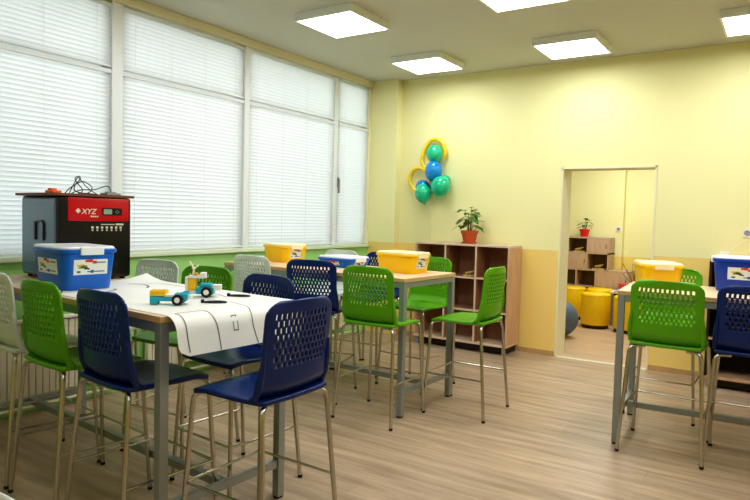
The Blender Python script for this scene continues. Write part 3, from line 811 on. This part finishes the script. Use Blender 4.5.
b = BM(); tube(b, curve([(-.32, 6.885), (-.40, 6.87)], 2) and [(-.30, 6.886, 1.41), (-.36, 6.87, 1.36), (-.44, 6.80, 1.29), (-.48, 6.76, 1.262)], .0028, 6)
tag(obj('power_cable', b, M['ribbon'], None, smooth=True), 'thin white cable from the wall socket to the small white box', 'cable')

# ------------------------------------------------------------------ far room furniture
def pouf(x, y, label, r=.2, h=.5):
    t = thing('pouf', label, 'pouf', (x, y, 0), 0, 'yellow poufs beyond the doorway')
    b = BM(); prof = [(r-.006, .05), (r, .06), (r, h-.03), (r-.006, h-.012), (r-.02, h-.002), (.02, h+.004)]
    lathe(b, prof, 32); cu = obj('cushion', b, M['pouf'], t, smooth=True)
    b = BM(); n = 32; tube(b, [((r)*math.cos(2*PI*k/n), (r)*math.sin(2*PI*k/n), h-.03) for k in range(n)], .004, 6, True); obj('seam', b, M['pouf'], cu)
    b = BM(); lathe(b, [(r-.03, 0), (r-.02, .004), (r-.015, .05)], 24); obj('base', b, M['pouf_base'], t)
pouf(-2.27, 9.22, 'yellow cylindrical pouf in front of the two other poufs, beside the low table')
pouf(-2.78, 9.84, 'yellow cylindrical pouf at the left, nearest the door jamb')
pouf(-2.50, 10.02, 'yellow cylindrical pouf at the back, only its top showing', h=.5) if False else pouf(-2.37, 9.86, 'yellow cylindrical pouf at the back, only its top showing')
pouf(-1.80, 9.12, 'yellow cylindrical pouf right of the low table, behind the grey table leg')
b = BM(); prof = [(max(.004, .25*math.cos(-PI/2+PI*k/14)), .24+.24*math.sin(-PI/2+PI*k/14)) for k in range(15)]
lathe(b, prof, 28); bt = obj('round_pouf', b, M['ball'], None, smooth=True, loc=(-2.47, 8.15, 0)); tag(bt, 'rounded grey blue pouf half hidden by the left door jamb', 'pouf')
b = BM(); lathe(b, [(.03, .478), (.03, .484), (.004, .486)], 12); obj('top_button', b, M['ball'], bt)
# low table
t = thing('low_table', 'low white table between the yellow poufs in the far room', 'table', (-1.80, 9.85, 0))
b = BM(); box(b, -.355, .5, -.34, .18, .475, .50, .004); obj('tabletop', b, M['white'], t)
for x in (-.315, .46):
    for y in (-.30, .14):
        b = BM(); box(b, x-.02, x+.02, y-.02, y+.02, 0, .475); obj('leg', b, M['table_metal'], t)
b = BM(); box(b, -.315, .46, -.30, -.28, .42, .475); obj('apron', b, M['black'], t)
def mag(x, y, z, rz, m, label):
    t = thing('magazine', label, 'magazine', (x, y, z), rz)
    b = BM(); box(b, -.1, .1, -.075, .075, 0, .008, .002); obj('pages', b, M['white'], t)
    b = BM(); box(b, -.09, .02, -.06, .05, .008, .0095); obj('cover_print', b, M[m], t)
mag(-2.02, 9.595, .5, 15, 'ink_red', 'open magazine with red print on the near edge of the low table')
mag(-2.07, 9.80, .5, -25, 'ink_blue', 'magazine with blue print behind the first one on the low table')
b = BM(); lathe(b, [(.04, 0), (.055, .01), (.06, .09), (.05, .1)], 20); cp = obj('red_cup', b, mat('pinkish_red', (214, 76, 84), .4), None, smooth=True, loc=(-2.07, 9.94, .5)); tag(cp, 'pinkish red cup on the low table, left of the vase', 'cup')
v = thing('flower_vase', 'white vase of thin twigs and small blossoms on the low table', 'vase', (-1.87, 9.75, .5))
b = BM(); lathe(b, [(.06, 0), (.07, .01), (.075, .09), (.065, .13), (.06, .13)], 20); obj('vase_body', b, M['white'], v, smooth=True)
b = BM(); f1 = BM(); f2 = BM(); lf = BM(); rng = random.Random(5)
for k in range(16):
    az = rng.random()*2*PI; sp_ = rng.uniform(.06, .24); hh = rng.uniform(.25, .46); tip = (sp_*math.cos(az), sp_*math.sin(az), hh)
    tube(b, [(0, 0, .08), (tip[0]*.4, tip[1]*.4, hh*.6), tip], .004, 5)
    for q in range(3): leaf([lf, f1, f2][(k+q) % 3], Vector(tip)*rng.uniform(.75, 1), rng.random()*6, .4, .045, .014)
obj('twigs', b, M['twig'], v); obj('foliage', lf, M['leaf'], v); obj('pink_blossom', f1, M['pink'], v); obj('cream_blossom', f2, M['cream'], v)
# stepped cabinet
sx, sy = -3.55, 10.08
cab = thing('stepped_cabinet', 'pale wood cabinet with open cubes and doors in the far room', 'cabinet', (sx, sy, 0))
Xs = [0, .58, .88, 1.21]; rowz = [(0, .23), (.25, .48), (.50, .745), (.765, 1.01), (1.03, 1.25)]; dd = .37
b = BM()
box(b, 0, 1.23, 0, dd, 1.25, 1.272, .002); box(b, 0, .02, 0, dd, 0, 1.25); box(b, 1.21, 1.23, 0, dd, .75, 1.25); box(b, 1.52, 1.54, 0, dd, 0, .75)
for z, x1 in ((0, 1.54), (.23, 1.54), (.48, 1.54), (.745, 1.54), (1.01, 1.23)): box(b, 0, x1, 0, dd, z, z+.02)
obj('carcass', b, M['ash'], cab)
b = BM(); box(b, .02, 1.21, dd-.01, dd-.004, .76, 1.25); box(b, .02, 1.52, dd-.01, dd-.004, 0, .75); obj('back_panel', b, M['ash_in'], cab)
for x, z0, z1 in ((.58, 1.03, 1.25), (.90, 1.03, 1.25), (.90, .765, 1.01), (.74, .5, .745), (1.04, .5, .745), (.74, .25, .48), (1.04, .25, .48)):
    b = BM(); box(b, x-.01, x+.01, .004, dd-.01, z0, z1); obj('divider', b, M['ash'], cab)
for x0, x1, z0, z1 in ((.91, 1.21, 1.03, 1.25), (.03, .57, 1.03, 1.25), (.03, .89, .765, 1.01), (1.05, 1.52, .5, .745), (1.05, 1.52, .25, .48), (.03, .73, .25, .48)):
    b = BM(); box(b, x0+.002, x1-.002, 0.0, .016, z0+.002, z1-.002, .002); dr = obj('door', b, M['ash'], cab)
    b = BM(); box(b, x1-.03, x1-.02, -.012, 0, (z0+z1)/2-.03, (z0+z1)/2+.03, .002); obj('handle', b, M['ash_in'], dr)
toy_plane(sx+.74, sy+.14, 1.031, 10, 'yellow toy model in the upper open cube of the far cabinet', 1.25)
toy_plane(sx+1.06, sy+.14, .766, -10, 'yellow toy model in the middle open cube of the far cabinet', 1.4)
plant('potted_flower', 'cream and dark leaved flower in a red pot on the far cabinet', (sx+.80, sy+.17, 1.272), .9, M['red_pot'], M['leaf_dark'], M['cream'], False, 8, 12)

# ------------------------------------------------------------------ world, camera
W = bpy.data.worlds.new('sky'); S.world = W; W.use_nodes = True
bg = W.node_tree.nodes['Background']; bg.inputs['Color'].default_value = (.9, .96, 1, 1); bg.inputs['Strength'].default_value = 2.75
Rm = ((0.8330, -0.0508, 0.5510), (0.5528, 0.0290, -0.8328), (0.0263, 0.9983, 0.0523))
Rm = ((0.833038, -0.051077, 0.550853), (0.552586, 0.029297, -0.832941), (0.026405, 0.998265, 0.05263))
cam = bpy.data.cameras.new('camera'); co = bpy.data.objects.new('camera', cam); COL.objects.link(co)
cam.sensor_width = 36; cam.lens = 625.5/750*36; cam.clip_start = .05
mw = Matrix(Rm).to_4x4(); mw.translation = (0, 0, 1.5); co.matrix_world = mw
S.camera = co
S.view_settings.view_transform = 'Standard'; S.view_settings.look = 'Medium High Contrast'; S.view_settings.exposure = 0
try: S.cycles.use_denoising = True
except Exception: pass
S.cycles.max_bounces = 8; S.cycles.transparent_max_bounces = 12
